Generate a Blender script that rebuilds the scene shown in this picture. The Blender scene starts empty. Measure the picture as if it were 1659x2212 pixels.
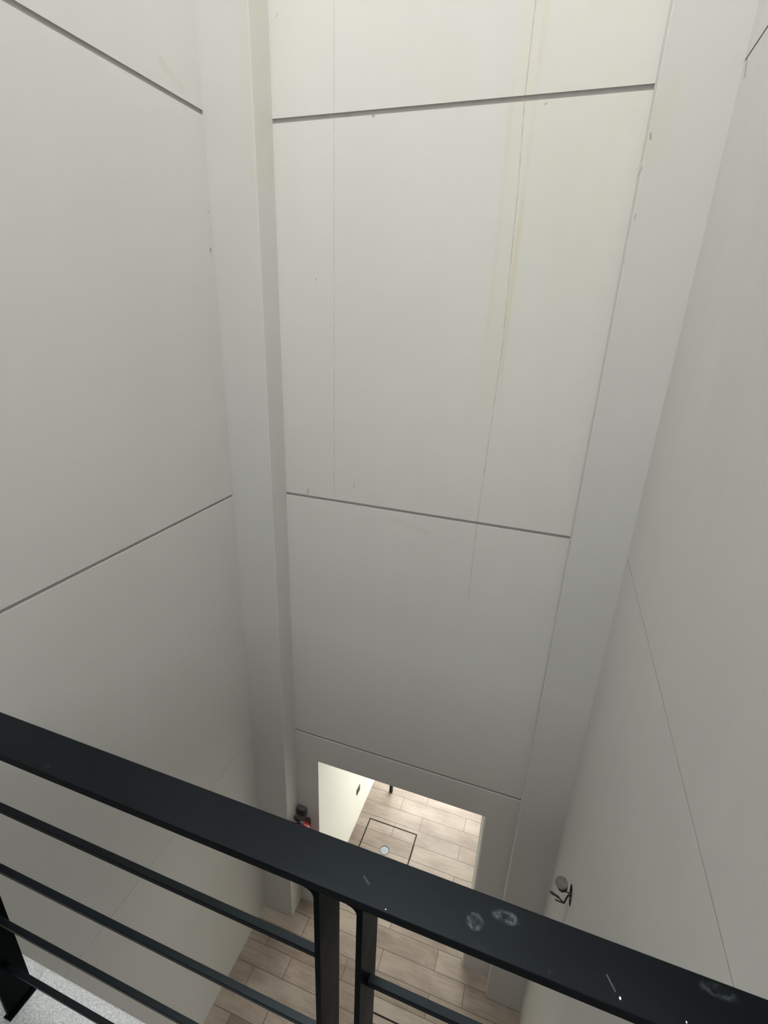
import bpy, bmesh, math, random
from mathutils import Matrix, Vector

# ------------------------------------------------------------------ frame of reference
S = 3.3                      # metres from the camera to the back wall
H = 1.898 * S                # camera height above the tiled floor
scene = bpy.context.scene
COL = scene.collection

# ------------------------------------------------------------------ camera
cd = bpy.data.cameras.new('camera')
cam = bpy.data.objects.new('camera', cd)
COL.objects.link(cam)
right = Vector((0.94360843, 0.32913997, 0.03563732))
down = Vector((0.15069425, -0.33117108, -0.93145958))
fwd = Vector((-0.29477853, 0.88430345, -0.36209532))
m = Matrix((right, -down, -fwd)).transposed().to_4x4()
m.translation = Vector((0, 0, H))
cam.matrix_world = m
cd.sensor_fit = 'HORIZONTAL'
cd.sensor_width = 36.0
cd.lens = 36.0 * 1077.34 / 1659.0
cd.clip_start = 0.02
cd.clip_end = 200
scene.camera = cam

# ------------------------------------------------------------------ daylight and exposure
SKY = 23.0
HORIZON = 8.0
CORRIDOR_FILL = 10.8
w = bpy.data.worlds.new('overcast_sky')
scene.world = w
w.use_nodes = True
bg = w.node_tree.nodes['Background']
bg.inputs['Color'].default_value = (0.97, 1.0, 1.01, 1)
_tc = w.node_tree.nodes.new('ShaderNodeTexCoord')
_sp = w.node_tree.nodes.new('ShaderNodeSeparateXYZ')
_mr = w.node_tree.nodes.new('ShaderNodeMapRange')       # bright overcast zenith, dimmer towards the horizon
_mr.interpolation_type = 'SMOOTHSTEP'
for _i, _v in enumerate((0.4, 0.9, HORIZON, SKY)):
    _mr.inputs[_i + 1].default_value = _v
_hz = w.node_tree.nodes.new('ShaderNodeMapRange')       # sky raised on the far side, added to brighten the corridor
for _i, _v in enumerate((-0.2, 0.2, HORIZON, CORRIDOR_FILL)):
    _hz.inputs[_i + 1].default_value = _v
w.node_tree.links.new(_sp.outputs[1], _hz.inputs[0])
w.node_tree.links.new(_hz.outputs[0], _mr.inputs[3])
w.node_tree.links.new(_tc.outputs['Generated'], _sp.inputs[0])
w.node_tree.links.new(_sp.outputs[2], _mr.inputs[0])
w.node_tree.links.new(_mr.outputs[0], bg.inputs['Strength'])

TOP = 7.5                   # open top of the shaft above the camera
WZ0 = 1.25                   # soffit over the landing
XL, XR = -0.688 * S, 0.167 * S
YB = S
YF = 0.467                   # landing edge
Y_UP = 0.30                  # shaft wall above the landing


def portal(name, loc, rot, sx, sy):
    ld = bpy.data.lights.new(name, 'AREA')
    ld.shape = 'RECTANGLE'
    ld.size, ld.size_y = sx, sy
    ld.cycles.is_portal = True
    o = bpy.data.objects.new(name, ld)
    o.location = loc
    o.rotation_euler = rot
    COL.objects.link(o)
    return o


portal('shaft_sky_opening', ((XL + XR) / 2, (Y_UP + YB) / 2, H + TOP), (0, 0, 0), XR - XL, YB - Y_UP)
BWZ0, BWZ1 = -0.6, 1.2        # opening added behind the landing as fill for the back wall
BWX = -0.95
portal('landing_fill_daylight', ((BWX + XR) / 2, -2.6, H + (BWZ0 + BWZ1) / 2), (math.pi / 2, 0, 0), XR - BWX, BWZ1 - BWZ0)
YEND = 6.1
CZ = 2.6
portal('corridor_daylight', (-0.87, YEND, 1.3), (-math.pi / 2, 0, 0), 1.62, 2.6)

vs = scene.view_settings
vs.view_transform = 'Standard'
vs.look = 'None'
vs.gamma = 1
vs.use_curve_mapping = False
vs.exposure = -0.26


# ------------------------------------------------------------------ node helpers
class NT:
    def __init__(self, name):
        self.mat = bpy.data.materials.new(name)
        self.mat.use_nodes = True
        self.t = self.mat.node_tree
        self.n = self.t.nodes
        self.b = self.n['Principled BSDF']
        self.tc = None

    def link(self, a, b):
        self.t.links.new(a, b)

    def put(self, sock, v):
        if hasattr(v, 'is_linked') or hasattr(v, 'links'):
            self.link(v, sock)
        else:
            sock.default_value = v

    def coord(self):
        if not self.tc:
            self.tc = self.n.new('ShaderNodeTexCoord')
        return self.tc.outputs['Object']

    def xyz(self):
        if not hasattr(self, '_xyz'):
            s = self.n.new('ShaderNodeSeparateXYZ')
            self.link(self.coord(), s.inputs[0])
            self._xyz = s.outputs
        return self._xyz

    def math(self, op, a, b=0.0, c=0.0, clamp=False):
        nd = self.n.new('ShaderNodeMath')
        nd.operation = op
        nd.use_clamp = clamp
        for i, v in enumerate((a, b, c)):
            self.put(nd.inputs[i], v)
        return nd.outputs[0]

    def ramp(self, v, e0, e1, o0=0.0, o1=1.0):
        nd = self.n.new('ShaderNodeMapRange')
        nd.interpolation_type = 'SMOOTHSTEP'
        self.put(nd.inputs[0], v)
        for i, x in enumerate((e0, e1, o0, o1)):
            nd.inputs[i + 1].default_value = x
        return nd.outputs[0]

    def mix(self, f, a, b, blend='MIX'):
        nd = self.n.new('ShaderNodeMix')
        nd.data_type = 'RGBA'
        nd.blend_type = blend
        self.put(nd.inputs[0], f)
        self.put(nd.inputs[6], a)
        self.put(nd.inputs[7], b)
        return nd.outputs[2]

    def noise(self, scale, detail=3.0, rough=0.5, stretch=None, dist=0.0):
        nd = self.n.new('ShaderNodeTexNoise')
        nd.inputs['Scale'].default_value = scale
        nd.inputs['Detail'].default_value = detail
        nd.inputs['Roughness'].default_value = rough
        nd.inputs['Distortion'].default_value = dist
        if stretch:
            mp = self.n.new('ShaderNodeMapping')
            mp.inputs['Scale'].default_value = stretch
            self.link(self.coord(), mp.inputs[0])
            self.link(mp.outputs[0], nd.inputs['Vector'])
        else:
            self.link(self.coord(), nd.inputs['Vector'])
        return nd.outputs[0]

    def seg(self, ua, va, p, q, wd, soft=1.0):
        """mask of a thin mark from p to q in the (ua, va) coordinates; wd = half width"""
        dx, dy = q[0] - p[0], q[1] - p[1]
        L = math.hypot(dx, dy) or 1e-6
        ux, uy = dx / L, dy / L
        a = self.math('SUBTRACT', ua, p[0])
        b = self.math('SUBTRACT', va, p[1])
        t = self.math('ADD', self.math('MULTIPLY', a, ux), self.math('MULTIPLY', b, uy))
        s = self.math('ABSOLUTE', self.math('SUBTRACT', self.math('MULTIPLY', b, ux), self.math('MULTIPLY', a, uy)))
        e = self.math('ABSOLUTE', self.math('SUBTRACT', t, L / 2))
        m1 = self.ramp(s, wd * 0.4, wd * (1 + soft), 1, 0)
        m2 = self.ramp(e, L / 2 - wd * 0.3, L / 2 + wd, 1, 0)
        return self.math('MULTIPLY', m1, m2)

    def blob(self, ua, va, c, rx, ry):
        a = self.math('DIVIDE', self.math('SUBTRACT', ua, c[0]), rx)
        b = self.math('DIVIDE', self.math('SUBTRACT', va, c[1]), ry)
        d = self.math('SQRT', self.math('ADD', self.math('MULTIPLY', a, a), self.math('MULTIPLY', b, b)))
        return d

    def bump(self, h, strength, dist=0.002):
        nd = self.n.new('ShaderNodeBump')
        nd.inputs['Strength'].default_value = strength
        nd.inputs['Distance'].default_value = dist
        self.link(h, nd.inputs['Height'])
        self.link(nd.outputs[0], self.b.inputs['Normal'])

    def done(self, colour, rough=0.6, metal=0.0, spec=None):
        self.put(self.b.inputs['Base Color'], colour)
        self.put(self.b.inputs['Roughness'], rough)
        self.b.inputs['Metallic'].default_value = metal
        if spec is not None:
            self.b.inputs['Specular IOR Level'].default_value = spec
        return self.mat


PAINT = (0.628, 0.617, 0.588, 1)


def wall_paint(name, marks=(), stains=(), vlines=(), u='X', base=PAINT, mottling=0.05):
    """matt painted plaster; marks = dark scratches (p, q, half width, strength) in (u, z-H)"""
    k = NT(name)
    x, y, z = k.xyz()[0], k.xyz()[1], k.math('SUBTRACT', k.xyz()[2], H)
    ua = x if u == 'X' else y
    n1 = k.noise(0.9, 4, 0.55, stretch=(1, 1, 0.55))
    n2 = k.noise(7, 3, 0.5, stretch=(1, 1, 0.12))
    f = k.math('ADD', k.math('MULTIPLY', k.math('SUBTRACT', n1, 0.5), mottling * 2.2),
               k.math('MULTIPLY', k.math('SUBTRACT', n2, 0.5), mottling * 0.55))
    f = k.math('ADD', f, 1.0)
    c = k.mix(1.0, base, f, 'MULTIPLY')
    warm = k.ramp(k.noise(0.7, 2, 0.5), 0.45, 0.7, 0, 0.35)
    c = k.mix(warm, c, k.mix(1.0, c, (1.0, 0.99, 0.965, 1), 'MULTIPLY'))
    for (x0, z0, x1, z1, hw, st, col) in stains:
        mk = k.seg(ua, z, (x0, z0), (x1, z1), hw, 0.8)
        mk = k.math('MULTIPLY', mk, k.ramp(k.noise(5, 3, 0.6, stretch=(3, 3, 0.6)), 0.3, 0.65, 0.25, 1))
        c = k.mix(k.math('MULTIPLY', mk, st), c, k.mix(1.0, c, col, 'MULTIPLY'))
    for (pts, hw, st) in vlines:
        nz = k.ramp(k.noise(9, 4, 0.7, stretch=(0.2, 0.2, 1)), 0.35, 0.6, 0.35, 1)
        for p, q in zip(pts, pts[1:]):
            mk = k.math('MULTIPLY', k.seg(ua, z, p, q, hw, 0.6), nz)
            c = k.mix(k.math('MULTIPLY', mk, st), c, (0.30, 0.27, 0.22, 1))
    for (p, q, hw, st) in marks:
        mk = k.seg(ua, z, p, q, hw)
        c = k.mix(k.math('MULTIPLY', mk, st), c, (0.12, 0.10, 0.08, 1))
    fine = k.noise(260, 2, 0.6)
    wav = k.noise(2.2, 2, 0.5)
    k.bump(k.math('ADD', k.math('MULTIPLY', fine, 0.12), wav), 0.25, 0.006)
    return k.done(c, 0.62, spec=0.25)


def plain(name, col, rough=0.5, metal=0.0, var=0.1, scale=20, spec=None):
    k = NT(name)
    f = k.math('ADD', k.math('MULTIPLY', k.math('SUBTRACT', k.noise(scale, 3), 0.5), var * 2), 1.0)
    return k.done(k.mix(1.0, (*col, 1), f, 'MULTIPLY'), rough, metal, spec)


ROW0, XB, PL, PW = 2.356, -0.869, 0.876, 0.2     # plank tile layout on the floor


def plank_tiles(name):
    k = NT(name)
    x, y = k.xyz()[0], k.xyz()[1]
    v = k.n.new('ShaderNodeCombineXYZ')
    k.link(k.math('SUBTRACT', x, XB - 20 * PL), v.inputs[0])
    k.link(k.math('SUBTRACT', y, ROW0 - 40 * PW), v.inputs[1])
    b = k.n.new('ShaderNodeTexBrick')
    b.offset = 0.3664
    b.offset_frequency = 2
    b.squash = 1
    b.squash_frequency = 1
    k.link(v.outputs[0], b.inputs['Vector'])
    b.inputs['Color1'].default_value = (0.0, 0, 0, 1)
    b.inputs['Color2'].default_value = (1, 1, 1, 1)
    b.inputs['Mortar'].default_value = (0.5, 0.5, 0.5, 1)
    b.inputs['Scale'].default_value = 1
    b.inputs['Mortar Size'].default_value = 0.0036
    b.inputs['Mortar Smooth'].default_value = 0.3
    b.inputs['Bias'].default_value = 0
    b.inputs['Brick Width'].default_value = PL
    b.inputs['Row Height'].default_value = PW
    grain = k.noise(6, 5, 0.62, stretch=(0.8, 7, 1), dist=0.4)
    cloud = k.noise(3.2, 3, 0.55, stretch=(0.7, 1.6, 1))
    sep = k.n.new('ShaderNodeSeparateColor')
    k.link(b.outputs['Color'], sep.inputs[0])
    t = k.math('ADD', k.math('MULTIPLY', grain, 0.34), k.math('ADD', k.math('MULTIPLY', cloud, 0.5), k.math('MULTIPLY', sep.outputs[0], 0.15)))
    t = k.ramp(t, 0.24, 0.74)
    c = k.mix(t, (0.135, 0.096, 0.066, 1), (0.295, 0.243, 0.19, 1))
    c = k.mix(b.outputs['Fac'], c, (0.075, 0.05, 0.033, 1))
    hgt = k.math('SUBTRACT', k.math('MULTIPLY', grain, 0.2), b.outputs['Fac'])
    k.bump(hgt, 0.4, 0.003)
    return k.done(c, k.ramp(grain, 0.3, 0.7, 0.42, 0.58), spec=0.35)


def rail_paint(name, top=False, spec=0.13):
    k = NT(name)
    x, y, z = k.xyz()
    n = k.noise(60, 3, 0.6)
    c = k.mix(n, (0.0008, 0.0013, 0.0018, 1), (0.0018, 0.0027, 0.0034, 1))
    r = k.ramp(k.noise(9, 3, 0.5), 0.3, 0.7, 0.28, 0.36)
    if top:
        for (cx, cy, rx, ry, th, st) in RINGS:
            d = k.blob(x, y, (cx, cy), rx, ry)
            e = k.math('ABSOLUTE', k.math('SUBTRACT', d, 0.75))
            mk = k.ramp(e, 0.02, th, 1, 0)
            mk = k.math('ADD', mk, k.ramp(d, 0.3, 1.1, 0.35, 0))
            mk = k.math('MULTIPLY', mk, k.ramp(k.noise(140, 3, 0.6), 0.38, 0.68, 0.05, 1))
            c = k.mix(k.math('MULTIPLY', mk, st), c, (0.36, 0.42, 0.40, 1))
        for (cx, cy, rx, ry) in SPOTS:
            d = k.blob(x, y, (cx, cy), rx, ry)
            c = k.mix(k.ramp(d, 0.6, 1.0, 1, 0), c, (0.8, 0.82, 0.82, 1))
        for (p, q, hw, st) in SCRATCH:
            c = k.mix(k.math('MULTIPLY', k.seg(x, y, p, q, hw), st), c, (0.3, 0.32, 0.32, 1))
        sc = k.ramp(k.noise(55, 2, 0.5), 0.70, 0.78, 0, 0.25)
        c = k.mix(sc, c, (0.06, 0.065, 0.065, 1))
    k.bump(n, 0.08, 0.001)
    k.b.inputs['Specular Tint'].default_value = (0.86, 1.0, 1.08, 1)
    return k.done(c, r, spec=spec)


# marks on the handrail in (x, y) metres
RINGS = [(0.0005, 0.3905, 0.010, 0.0095, 0.42, 0.20), (0.034, 0.4075, 0.015, 0.0075, 0.45, 0.19),
         (0.254, 0.4145, 0.016, 0.006, 0.6, 0.07)]
SPOTS = [(0.155, 0.372, 0.0012, 0.0018), (0.217, 0.3745, 0.0008, 0.0013), (-0.101, 0.366, 0.0009, 0.0009)]
SCRATCH = [((0.143, 0.389), (0.151, 0.376), 0.0006, 0.25), ((-0.139, 0.392), (-0.129, 0.385), 0.0010, 0.12)]


# ------------------------------------------------------------------ mesh helpers (camera-height coordinates -> world by adding H)
def box(bm, x0, x1, y0, y1, z0, z1):
    vs = [bm.verts.new((x, y, z)) for z in (z0, z1) for y in (y0, y1) for x in (x0, x1)]
    for f in ((0, 2, 3, 1), (4, 5, 7, 6), (0, 1, 5, 4), (2, 6, 7, 3), (0, 4, 6, 2), (1, 3, 7, 5)):
        bm.faces.new([vs[i] for i in f])
    return vs


def prism(bm, pts, ext):
    """closed outline pts (3D list) pushed along ext"""
    e = Vector(ext)
    a = [bm.verts.new(p) for p in pts]
    b = [bm.verts.new(Vector(p) + e) for p in pts]
    n = len(pts)
    bm.faces.new(a)
    bm.faces.new(list(reversed(b)))
    for i in range(n):
        j = (i + 1) % n
        bm.faces.new((a[j], a[i], b[i], b[j]))


def lathe(bm, prof, seg=32, axis='Z', centre=(0, 0, 0)):
    rings = []
    for r, h in prof:
        ring = []
        for i in range(seg):
            a = 2 * math.pi * i / seg
            u, v = r * math.cos(a), r * math.sin(a)
            p = {'Z': (u, v, h), 'X': (h, u, v), 'Y': (u, h, v)}[axis]
            ring.append(bm.verts.new(Vector(p) + Vector(centre)))
        rings.append(ring)
    for a, b in zip(rings, rings[1:]):
        for i in range(seg):
            j = (i + 1) % seg
            bm.faces.new((a[i], a[j], b[j], b[i]))
    bm.faces.new(list(reversed(rings[0])))
    bm.faces.new(rings[-1])


def tube(bm, pts, r, seg=10):
    pts = [Vector(p) for p in pts]
    rings = []
    up = Vector((0.31, 0.2, 0.93)).normalized()
    for i, p in enumerate(pts):
        d = (pts[min(i + 1, len(pts) - 1)] - pts[max(i - 1, 0)]).normalized()
        a = d.cross(up).normalized()
        b = d.cross(a).normalized()
        rr = r[i] if isinstance(r, (list, tuple)) else r
        rings.append([bm.verts.new(p + (a * math.cos(t) + b * math.sin(t)) * rr)
                      for t in [2 * math.pi * q / seg for q in range(seg)]])
    for a, b in zip(rings, rings[1:]):
        for i in range(seg):
            j = (i + 1) % seg
            bm.faces.new((a[i], a[j], b[j], b[i]))
    bm.faces.new(list(reversed(rings[0])))
    bm.faces.new(rings[-1])


def smooth_path(pts, n=8):
    pts = [Vector(p) for p in pts]
    out = []
    for i in range(len(pts) - 1):
        p0, p1, p2, p3 = pts[max(i - 1, 0)], pts[i], pts[i + 1], pts[min(i + 2, len(pts) - 1)]
        for s in range(n):
            t = s / n
            out.append(0.5 * ((2 * p1) + (p2 - p0) * t + (2 * p0 - 5 * p1 + 4 * p2 - p3) * t * t + (3 * p1 - p0 - 3 * p2 + p3) * t ** 3))
    out.append(pts[-1])
    return out


def obj(name, bm, mat, parent=None, bevel=0.0, shade=False):
    bmesh.ops.recalc_face_normals(bm, faces=bm.faces[:])
    me = bpy.data.meshes.new(name)
    bm.to_mesh(me)
    bm.free()
    me.materials.append(mat)
    if shade:
        for p in me.polygons:
            p.use_smooth = True
        me.set_sharp_from_angle(angle=math.radians(40))
    o = bpy.data.objects.new(name, me)
    COL.objects.link(o)
    if parent:
        o.parent = parent
        o.matrix_parent_inverse = Matrix.Translation(-Vector(parent.location))
    if bevel:
        md = o.modifiers.new('edge', 'BEVEL')
        md.width = bevel
        md.segments = 2
        md.limit_method = 'ANGLE'
        md.angle_limit = math.radians(40)
    return o


def struct(name, bm, mat, label=None, bevel=0.0):
    o = obj(name, bm, mat, bevel=bevel)
    o['kind'] = 'structure'
    if label:
        o['label'] = label
    return o


def thing(name, loc, label, cat, group=None):
    o = bpy.data.objects.new(name, None)
    o.location = loc
    o.empty_display_size = 0.05
    COL.objects.link(o)
    o['label'] = label
    o['category'] = cat
    if group:
        o['group'] = group
    return o


def z(v):
    return v + H


# ------------------------------------------------------------------ materials
YEL = (1.0, 0.97, 0.83, 1)
M_back = wall_paint(
    'painted_plaster_back',
    marks=[((-1.733, -1.305), (-1.733, -1.262), 0.0028, 0.75), ((-1.348, -1.195), (-1.342, -1.160), 0.003, 0.35),
           ((-1.265, 1.092), (-1.252, 1.090), 0.004, 0.6), ((-1.640, 0.218), (-1.637, 0.229), 0.003, 0.5),
           ((-1.872, 1.60), (-1.868, 1.622), 0.002, 0.4), ((-0.30, 1.075), (-0.285, 1.079), 0.004, 0.3)],
    stains=[(-0.40, 2.6, -0.40, -0.55, 0.07, 0.45, YEL), (-0.06, 1.5, -0.06, 0.2, 0.24, 0.4, YEL),
            (-0.345, 1.6, -0.36, -0.4, 0.012, 0.35, (0.9, 0.83, 0.66, 1)),
            (-0.47, 1.2, -0.47, -0.2, 0.012, 0.25, (0.93, 0.88, 0.74, 1)),
            (-0.95, 1.35, -0.75, 1.2, 0.10, 0.25, YEL),
            (-1.05, -1.40, -0.75, -1.46, 0.02, 0.35, (0.85, 0.83, 0.78, 1))],
    vlines=[([(-1.507, 4.2), (-1.507, -1.3)], 0.0026, 0.42),
            ([(-0.398, 4.2), (-0.405, 1.114), (-0.386, 0.715), (-0.372, -0.141), (-0.407, -1.32), (-0.408, -1.95)], 0.0034, 0.42)],
    base=(0.685, 0.674, 0.638, 1))
M_left = wall_paint(
    'painted_plaster_left', u='Y',
    marks=[((3.060, 0.60), (3.062, 0.585), 0.003, 0.5), ((3.055, 0.383), (3.050, 0.36), 0.006, 0.6)],
    stains=[(2.75, 1.24, 2.92, 1.16, 0.02, 0.4, (0.9, 0.85, 0.72, 1))])
M_right = wall_paint(
    'painted_plaster_right', u='Y',
    marks=[((3.08, 1.105), (3.03, 1.02), 0.006, 0.55), ((2.385, -3.46), (2.385, -3.80), 0.012, 0.18),
           ((1.62, -2.335), (1.615, -2.35), 0.002, 0.6)], mottling=0.10)
M_col = wall_paint(
    'painted_plaster_column',
    marks=[((0.226, 0.868), (0.231, 0.842), 0.003, 0.6), ((0.200, 0.700), (0.218, 0.730), 0.003, 0.55),
           ((0.185, 0.607), (0.187, 0.600), 0.003, 0.5), ((0.229, 0.53), (0.226, 0.505), 0.003, 0.4)],
    stains=[(-1.945, 1.75, -1.945, 0.75, 0.04, 0.5, (0.97, 0.95, 0.80, 1)),
            (0.26, 1.05, 0.26, 0.75, 0.08, 0.5, YEL)])
M_paint = wall_paint('painted_plaster')
M_corr = wall_paint('corridor_cream_paint', base=(0.70, 0.69, 0.62, 1))
M_joint = plain('shaded_dirty_groove', (0.42, 0.395, 0.375), 0.8)  # groove shade and dirt put into the colour of the recess faces
M_crack = plain('dark_joint', (0.33, 0.30, 0.275), 0.8)  # darker colour for all recess faces of the right wall's grooves
M_ceiling = plain('ceiling_paint', (0.62, 0.61, 0.58), 0.8)
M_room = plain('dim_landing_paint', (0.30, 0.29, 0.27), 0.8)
M_front = plain('bounce_cut_front', (0.10, 0.095, 0.09), 0.8)  # unseen wall, its colour darkened to cut bounce in the lower shaft
M_trim = plain('white_corner_trim', (0.86, 0.85, 0.80), 0.4, var=0.02)
M_tile = plank_tiles('wood_look_plank_tile')
kk = NT('speckled_landing_screed')
sp = kk.ramp(kk.noise(420, 2, 0.6), 0.35, 0.68)
M_landing = kk.done(kk.mix(sp, (0.26, 0.265, 0.26, 1), (0.48, 0.485, 0.475, 1)), 0.6)
M_dfloor = plain('darkened_landing_floor', (0.05, 0.047, 0.044), 0.6)  # unseen floor, darkened so the railing's near faces reflect less
M_railtop = rail_paint('black_handrail_paint', True)
M_rail = rail_paint('black_steel_paint')
M_post = rail_paint('black_steel_paint_shaded', spec=0.025)  # same paint as the bars, gloss cut to put shade on posts
M_hatch = plain('dark_hatch_frame', (0.014, 0.009, 0.006), 0.7, spec=0.1)
M_steel = plain('blue_grey_metal', (0.22, 0.255, 0.28), 0.55, 0.0, 0.08, 60)
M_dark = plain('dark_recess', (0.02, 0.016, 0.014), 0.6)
M_red = plain('red_enamel', (0.30, 0.006, 0.010), 0.28, var=0.05)
M_dgrey = plain('dark_grey_plastic', (0.045, 0.05, 0.045), 0.45, var=0.25, scale=45)
M_black = plain('black_rubber', (0.012, 0.011, 0.010), 0.5)
M_fit = plain('weathered_grey_metal', (0.13, 0.118, 0.108), 0.75, 0.0, 0.5, 120, 0.2)
M_socket = plain('brown_socket_plate', (0.07, 0.055, 0.04), 0.5)


# ------------------------------------------------------------------ walls with shadow-gap grooves
def groove_profile(z0, z1, grooves):
    """(depth into wall, z) outline of the visible face between z0 and z1"""
    pts = [(0, z0)]
    for (gz, gw, gd) in sorted(grooves):
        if z0 < gz - gw / 2 and gz + gw / 2 < z1:
            pts += [(0, gz - gw / 2), (gd, gz - gw / 2), (gd, gz + gw / 2), (0, gz + gw / 2)]
    pts.append((0, z1))
    return pts


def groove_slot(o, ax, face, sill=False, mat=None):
    """the recessed joint faces take the darker joint colour"""
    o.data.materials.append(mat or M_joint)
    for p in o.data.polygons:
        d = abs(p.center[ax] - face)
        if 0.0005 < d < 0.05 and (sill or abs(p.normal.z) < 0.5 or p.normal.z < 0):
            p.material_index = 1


FL = -H
TH = 0.22
G = [0.336 * S, -0.401 * S, -1.137 * S, 0.336 * S + 2.43]
DX0, DX1, DZ = -0.5095 * S, -0.0135 * S, -1.234 * S      # doorway
CH = (0.032, 0.07)                                        # splayed white trim on the right jamb

# back wall: grooved field over the doorway, two jamb piers below
bm = bmesh.new()
pr = groove_profile(DZ, TOP, [(G[0], 0.025, 0.013), (G[1], 0.022, 0.016), (G[2], 0.022, 0.010), (G[3], 0.023, 0.02)])
prism(bm, [(XL - TH, YB + d, z(q)) for d, q in pr] + [(XL - TH, YB + TH, z(TOP)), (XL - TH, YB + TH, z(DZ))], (XR - XL + 2 * TH, 0, 0))
box(bm, XL - TH, DX0, YB, YB + TH, 0, z(DZ))
prism(bm, [(DX1, YB, 0), (XR + TH, YB, 0), (XR + TH, YB + TH, 0), (DX1 - CH[0], YB + TH, 0), (DX1 - CH[0], YB + CH[1], 0)], (0, 0, z(DZ)))
o = struct('wall_back', bm, M_back)
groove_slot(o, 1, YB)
o.data.materials.append(M_corr)
for p in o.data.polygons:                                  # the left reveal carries the corridor's cream paint
    if p.normal.x > 0.9 and abs(p.center.x - DX0) < 0.001:
        p.material_index = 2
# white strip on the right jamb of the doorway
bm = bmesh.new()
prism(bm, [(DX1 + 0.004, YB - 0.004, 0.035), (DX1 - CH[0] - 0.003, YB + CH[1] - 0.003, 0.035), (DX1 - CH[0] + 0.004, YB + CH[1] + 0.006, 0.035), (DX1 + 0.010, YB + 0.004, 0.035)], (0, 0, z(DZ) - 0.036))
struct('trim_1', bm, M_trim)

# left wall
bm = bmesh.new()
pr = groove_profile(FL, TOP, [(G[0], 0.025, 0.013), (G[1], 0.021, 0.015), (G[2], 0.006, 0.004), (G[3], 0.022, 0.02)])
prism(bm, [(XL - d, -2.6, z(q)) for d, q in pr] + [(XL - TH, -2.6, z(TOP)), (XL - TH, -2.6, z(FL))], (0, YB + 2.6, 0))
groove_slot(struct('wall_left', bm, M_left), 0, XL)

# right wall: narrower, partly filled grooves
bm = bmesh.new()
pr = groove_profile(FL, TOP, [(G[0], 0.011, 0.008), (G[1], 0.006, 0.004), (G[3], 0.012, 0.01)])
prism(bm, [(XR + d, -2.6, z(q)) for d, q in pr] + [(XR + TH, -2.6, z(TOP)), (XR + TH, -2.6, z(FL))], (0, YB + 2.6, 0))
o = struct('wall_right', bm, M_right)
HOLE = (2.385, z(-3.372))                                  # round box hole (y, z)
cut = bmesh.new()
lathe(cut, [(0.060, -0.05), (0.060, 0.08)], 28, 'X', (XR, HOLE[0], HOLE[1]))
cm = bpy.data.meshes.new('cut')
bmesh.ops.recalc_face_normals(cut, faces=cut.faces[:])
cut.to_mesh(cm)
cut.free()
co = bpy.data.objects.new('cut', cm)
COL.objects.link(co)
md = o.modifiers.new('hole', 'BOOLEAN')
md.object = co
md.solver = 'EXACT'
dg = bpy.context.evaluated_depsgraph_get()
nm = bpy.data.meshes.new_from_object(o.evaluated_get(dg))
o.modifiers.clear()
o.data = nm
bpy.data.objects.remove(co)
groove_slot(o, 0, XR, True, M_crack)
o.data.materials.append(M_dark)  # hole lining coloured dark, its shade put into the colour
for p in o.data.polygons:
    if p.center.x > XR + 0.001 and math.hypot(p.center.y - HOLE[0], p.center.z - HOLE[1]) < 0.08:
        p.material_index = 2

# plastered columns in the two back corners
bm = bmesh.new()
box(bm, XL - 0.05, -0.583 * S, 0.9355 * S, YB + 0.05, 0, z(TOP))
struct('wall_column_left', bm, M_col, bevel=0.006)
bm = bmesh.new()
box(bm, 0.0655 * S, XR + 0.05, 0.9455 * S, YB + 0.05, 0, z(TOP))
struct('wall_column_right', bm, M_col, bevel=0.006)

# shaft wall on the camera side: below the landing and above its ceiling
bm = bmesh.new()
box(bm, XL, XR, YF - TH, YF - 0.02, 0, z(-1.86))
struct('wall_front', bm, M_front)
bm = bmesh.new()
box(bm, XL, XR, Y_UP - TH, Y_UP, z(WZ0), z(TOP))
struct('wall_upper', bm, M_paint)

# tiled floor of shaft and corridor
bm = bmesh.new()
box(bm, XL - TH, XR + TH, YF - TH, YEND, -0.12, 0)
struct('floor', bm, M_tile)

# landing
bm = bmesh.new()
box(bm, XL, XR, 0.16, YF, z(-1.86), z(-1.605))
struct('trim_2', bm, M_landing, bevel=0.004)
bm = bmesh.new()
box(bm, XL, XR, -2.6, 0.16, z(-1.86), z(-1.64))
struct('floor_landing', bm, M_dfloor)
bm = bmesh.new()
box(bm, XL, XR, -2.6, Y_UP - TH, z(WZ0), z(WZ0 + 0.2))
struct('ceiling', bm, M_room)
bm = bmesh.new()
box(bm, XL, XR, -2.8, -2.6, z(-1.86), z(BWZ0))
box(bm, XL, XR, -2.8, -2.6, z(BWZ1), z(WZ0 + 0.2))
box(bm, XL, BWX, -2.8, -2.6, z(BWZ0), z(BWZ1))
struct('wall_landing', bm, M_room)

# corridor behind the doorway
bm = bmesh.new()
box(bm, DX0 - TH, DX0, YB + TH, YEND, 0, CZ)
struct('wall_corridor_left', bm, M_corr)
bm = bmesh.new()
box(bm, DX1 - CH[0], DX1 + TH, YB + TH, YEND, 0, CZ)
struct('wall_corridor_right', bm, M_corr)
bm = bmesh.new()
box(bm, DX0 - TH, DX1 + TH, YB + TH, YEND, CZ, CZ + 0.15)
struct('ceiling_corridor', bm, M_ceiling)
# ------------------------------------------------------------------ railing
RY0, RY1 = 0.3617, 0.4250
RZ = -0.65
RT = 0.0135
rail = thing('railing', (0, (RY0 + RY1) / 2, z(-1.605)),
             'black painted steel railing with flat handrail, flat posts and thin horizontal bars in the foreground', 'railing')
bm = bmesh.new()
box(bm, XL, XR, RY0, RY1, z(RZ - RT), z(RZ))
obj('handrail', bm, M_railtop, rail, bevel=0.0012)


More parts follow.
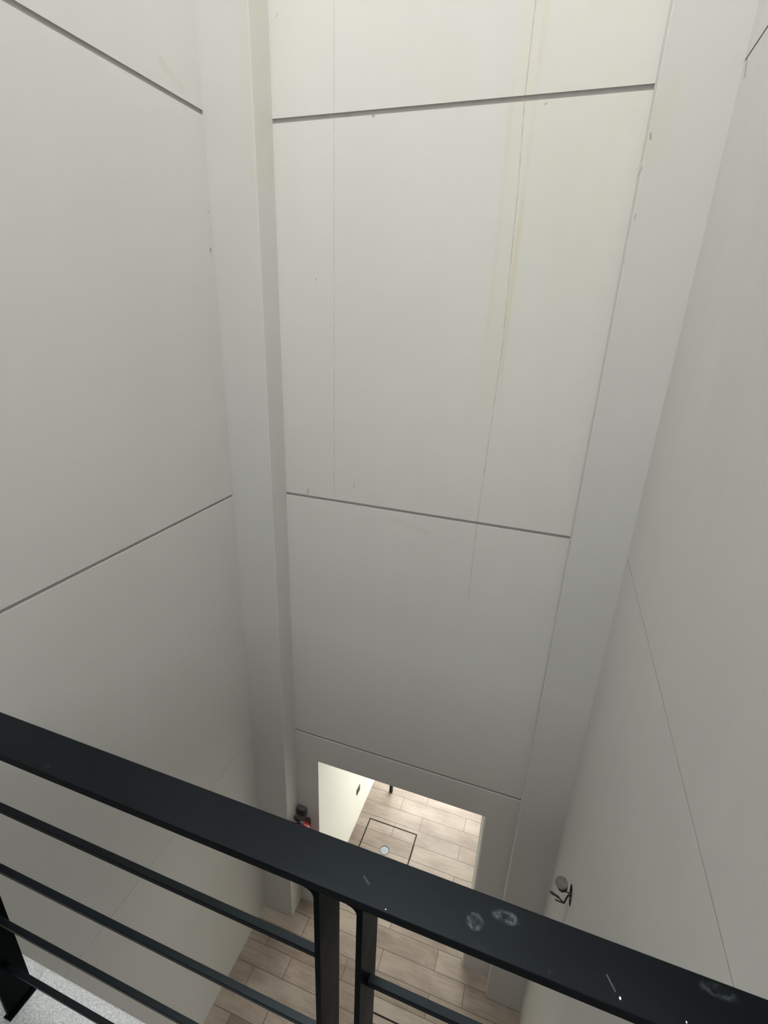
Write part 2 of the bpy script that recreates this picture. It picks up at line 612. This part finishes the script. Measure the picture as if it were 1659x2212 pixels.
def post(xr, w=0.008):
    bm = bmesh.new()
    xl = xr - w
    zt = RZ - RT
    R = 0.013
    # flat bar with a rounded weld fillet on its left under the handrail
    arc = [(xl - R + R * math.sin(a), zt - R + R * math.cos(a)) for a in [math.pi / 2 * i / 8 for i in range(8, -1, -1)]]
    pts = [(xr, -1.605), (xr, zt)] + [(xl - R, zt)] + [(p[0], p[1]) for p in reversed(arc)][1:] + [(xl, -1.605)]
    prism(bm, [(p[0], RY0, z(p[1])) for p in pts], (0, RY1 - RY0, 0))
    return obj('post', bm, M_post, rail)


for xr in (-1.082, -1.022, -0.186, -0.128, XR - 0.004):
    post(xr)
YC = 0.393
for tops, (xa, xb) in ((((-0.8462, -1.0465, -1.2553, -1.4525)), (XL, -1.090)),
                       (((-0.8462, -1.0465, -1.2553, -1.4525)), (-1.022, -0.194)),
                       (((-0.857, -1.057, -1.2655, -1.462)), (-0.128, XR - 0.012))):
    for t in tops:
        bm = bmesh.new()
        box(bm, xa, xb, YC - 0.0058, YC + 0.0058, z(t - 0.010), z(t))
        obj('bar', bm, M_rail, rail, bevel=0.0008)
# thin foot plate under the near left post
bm = bmesh.new()
box(bm, -1.036, -1.014, RY0 - 0.004, RY1 + 0.004, z(-1.605), z(-1.601))
obj('foot_plate', bm, M_rail, rail)


# ------------------------------------------------------------------ access hatches in the tiled floor
def hatch(x0, x1, y0, y1, label, name='access_hatch'):
    t = thing(name, ((x0 + x1) / 2, (y0 + y1) / 2, 0), label, 'hatch', 'tile filled access hatches in the floor')
    fw = 0.015
    bm = bmesh.new()
    box(bm, x0, x1, y1 - fw, y1, 0, 0.0015)
    box(bm, x0, x1, y0, y0 + fw, 0, 0.0015)
    box(bm, x0, x0 + fw, y0 + fw, y1 - fw, 0, 0.0015)
    box(bm, x1 - fw, x1, y0 + fw, y1 - fw, 0, 0.0015)
    obj('frame', bm, M_hatch, t)
    bm = bmesh.new()
    box(bm, x0 + fw, x1 - fw, y0 + fw, y1 - fw, 0, 0.0008)
    obj('cover', bm, M_tile, t)
    c = ((x0 + x1) / 2 - 0.003, (y0 + y1) / 2 - 0.015, 0)
    bm = bmesh.new()
    lathe(bm, [(0.060, 0.0008), (0.060, 0.0022), (0.054, 0.0022), (0.054, 0.0010)], 36, 'Z', c)
    ring = obj('lift_cup_shade', bm, M_dark, t, shade=True)  # dark ring whose crescent stands in for shade at the cup rim
    bm = bmesh.new()
    lathe(bm, [(0.053, 0.0010), (0.053, 0.0016), (0.006, 0.0016), (0.006, 0.0030), (0.003, 0.0032)], 36, 'Z', (c[0], c[1] - 0.006, 0))
    obj('lift_plate', bm, M_steel, t, shade=True)


hatch(-1.535, -0.874, 3.845, 4.506, 'square tile filled access hatch with dark frame in the bright corridor floor beyond the doorway')
hatch(-0.835, -0.175, 1.975, 2.637, 'dark framed access hatch in the dim shaft floor beside the paired railing posts')

# ------------------------------------------------------------------ dark post and socket in the corridor
t = thing('support_post', (-1.396, 4.985, 0), 'slim black square post standing on the corridor floor under the lintel', 'post')
bm = bmesh.new()
box(bm, -1.418, -1.374, 4.965, 5.009, 0, CZ)
obj('shaft', bm, M_black, t, bevel=0.003)
t = thing('wall_socket', (DX0, 4.415, z(-5.705)), 'small dark brown socket plate low on the cream corridor wall', 'socket')
bm = bmesh.new()
box(bm, DX0, DX0 + 0.010, 4.365, 4.465, z(-5.750), z(-5.660))
obj('plate', bm, M_socket, t, bevel=0.003)
bm = bmesh.new()
lathe(bm, [(0.030, 0.010), (0.030, 0.0125), (0.024, 0.0125), (0.022, 0.0105)], 24, 'X', (DX0, 4.415, z(-5.705)))
obj('outlet', bm, M_dark, t, shade=True)

# ------------------------------------------------------------------ grey box and red extinguisher by the doorway
bx, bz = -1.868, -4.80
t = thing('junction_box', (bx, YB, z(bz)), 'dark grey wall box above the red extinguisher between column and doorway', 'box')
bm = bmesh.new()
box(bm, bx - 0.052, bx + 0.052, YB - 0.046, YB, z(bz - 0.045), z(bz + 0.052))
obj('housing', bm, M_dgrey, t, bevel=0.006)
bm = bmesh.new()
box(bm, bx - 0.046, bx + 0.046, YB - 0.052, YB - 0.046, z(bz - 0.039), z(bz + 0.046))
obj('lid', bm, M_dgrey, t, bevel=0.003)
ex, ey, ez = -1.800, YB - 0.145, -4.88
t = thing('fire_extinguisher', (ex, YB, z(ez - 0.45)), 'red fire extinguisher hung on the back wall left of the doorway', 'extinguisher')
bm = bmesh.new()
lathe(bm, [(0.074, -0.46), (0.082, -0.45), (0.082, -0.02), (0.076, 0.015), (0.056, 0.045), (0.026, 0.066), (0.022, 0.08)], 32, 'Z', (ex, ey, z(ez)))
obj('cylinder', bm, M_red, t, shade=True)
bm = bmesh.new()
lathe(bm, [(0.018, 0.08), (0.020, 0.085), (0.020, 0.115), (0.012, 0.12)], 20, 'Z', (ex, ey, z(ez)))
obj('valve', bm, M_steel, t, shade=True)
bm = bmesh.new()
prism(bm, [(ex - 0.09, ey - 0.012, z(ez + 0.115)), (ex + 0.02, ey - 0.012, z(ez + 0.118)), (ex + 0.02, ey - 0.012, z(ez + 0.130)), (ex - 0.09, ey - 0.012, z(ez + 0.140))], (0, 0.024, 0))
prism(bm, [(ex - 0.08, ey - 0.010, z(ez + 0.090)), (ex, ey - 0.010, z(ez + 0.095)), (ex, ey - 0.010, z(ez + 0.105)), (ex - 0.08, ey - 0.010, z(ez + 0.098))], (0, 0.02, 0))
obj('lever', bm, M_black, t, bevel=0.002)
bm = bmesh.new()
tube(bm, smooth_path([(ex - 0.012, ey, z(ez + 0.10)), (ex - 0.06, ey - 0.03, z(ez + 0.07)), (ex - 0.088, ey - 0.02, z(ez - 0.05)), (ex - 0.086, ey, z(ez - 0.28))]), 0.009)
obj('hose', bm, M_black, t, shade=True)
bm = bmesh.new()
box(bm, ex - 0.02, ex + 0.02, YB - 0.07, YB, z(ez - 0.1), z(ez - 0.02))
obj('bracket', bm, M_black, t)

# ------------------------------------------------------------------ lamp fitting hanging by its cables from the hole in the right wall
hy, hz = HOLE
t = thing('hanging_light_fitting', (XR, hy, hz), 'round grey fitting hanging loose on cables from the hole in the right wall', 'light fitting')
fc = Vector((0.487, 2.40, z(-3.312)))
tilt = Matrix.Translation(fc) @ Matrix.Rotation(math.radians(14), 4, 'X') @ Matrix.Rotation(math.radians(-14), 4, 'Y')
bm = bmesh.new()
lathe(bm, [(0.026, -0.03), (0.034, -0.026), (0.036, -0.008), (0.038, -0.006), (0.039, 0.004), (0.034, 0.009), (0.024, 0.011), (0.022, 0.0085), (0.012, 0.010), (0.004, 0.011)], 32, 'Z')
bmesh.ops.transform(bm, matrix=tilt, verts=bm.verts[:])
obj('cover_disc', bm, M_fit, t, shade=True)
bm = bmesh.new()
lathe(bm, [(0.022, -0.060), (0.031, -0.055), (0.034, -0.028), (0.028, -0.024)], 28, 'Z')
bmesh.ops.transform(bm, matrix=tilt, verts=bm.verts[:])
obj('housing', bm, M_black, t, shade=True)
knot = (0.5176, 2.35, z(-3.4142))
bm = bmesh.new()
tube(bm, smooth_path([(XR + 0.04, hy, hz + 0.01), (XR - 0.006, hy - 0.004, hz + 0.005), (0.531, 2.37, z(-3.380)), knot]), 0.0055)
obj('cable', bm, M_black, t, shade=True)
bm = bmesh.new()
b0 = tilt @ Vector((0.004, 0, -0.056))
tube(bm, smooth_path([tuple(b0), (b0.x + 0.014, b0.y - 0.004, b0.z - 0.022), (XR - 0.016, hy, hz + 0.015), (XR + 0.03, hy, hz + 0.02)]), 0.0035)
obj('cable', bm, M_black, t, shade=True)
bm = bmesh.new()
tube(bm, smooth_path([knot, (0.4804, 2.36, z(-3.3928)), (0.452, 2.37, z(-3.3931)), (0.4255, 2.375, z(-3.3887))]), [0.0045] * 8 + [0.0075] * 8 + [0.0085] * 5 + [0.006] * 2 + [0.002] * 2)
obj('cable_end', bm, M_black, t, shade=True)
bm = bmesh.new()
tube(bm, smooth_path([knot, (0.4903, 2.355, z(-3.420)), (0.4655, 2.36, z(-3.4242))]), 0.0042)
obj('cable_end', bm, M_black, t, shade=True)
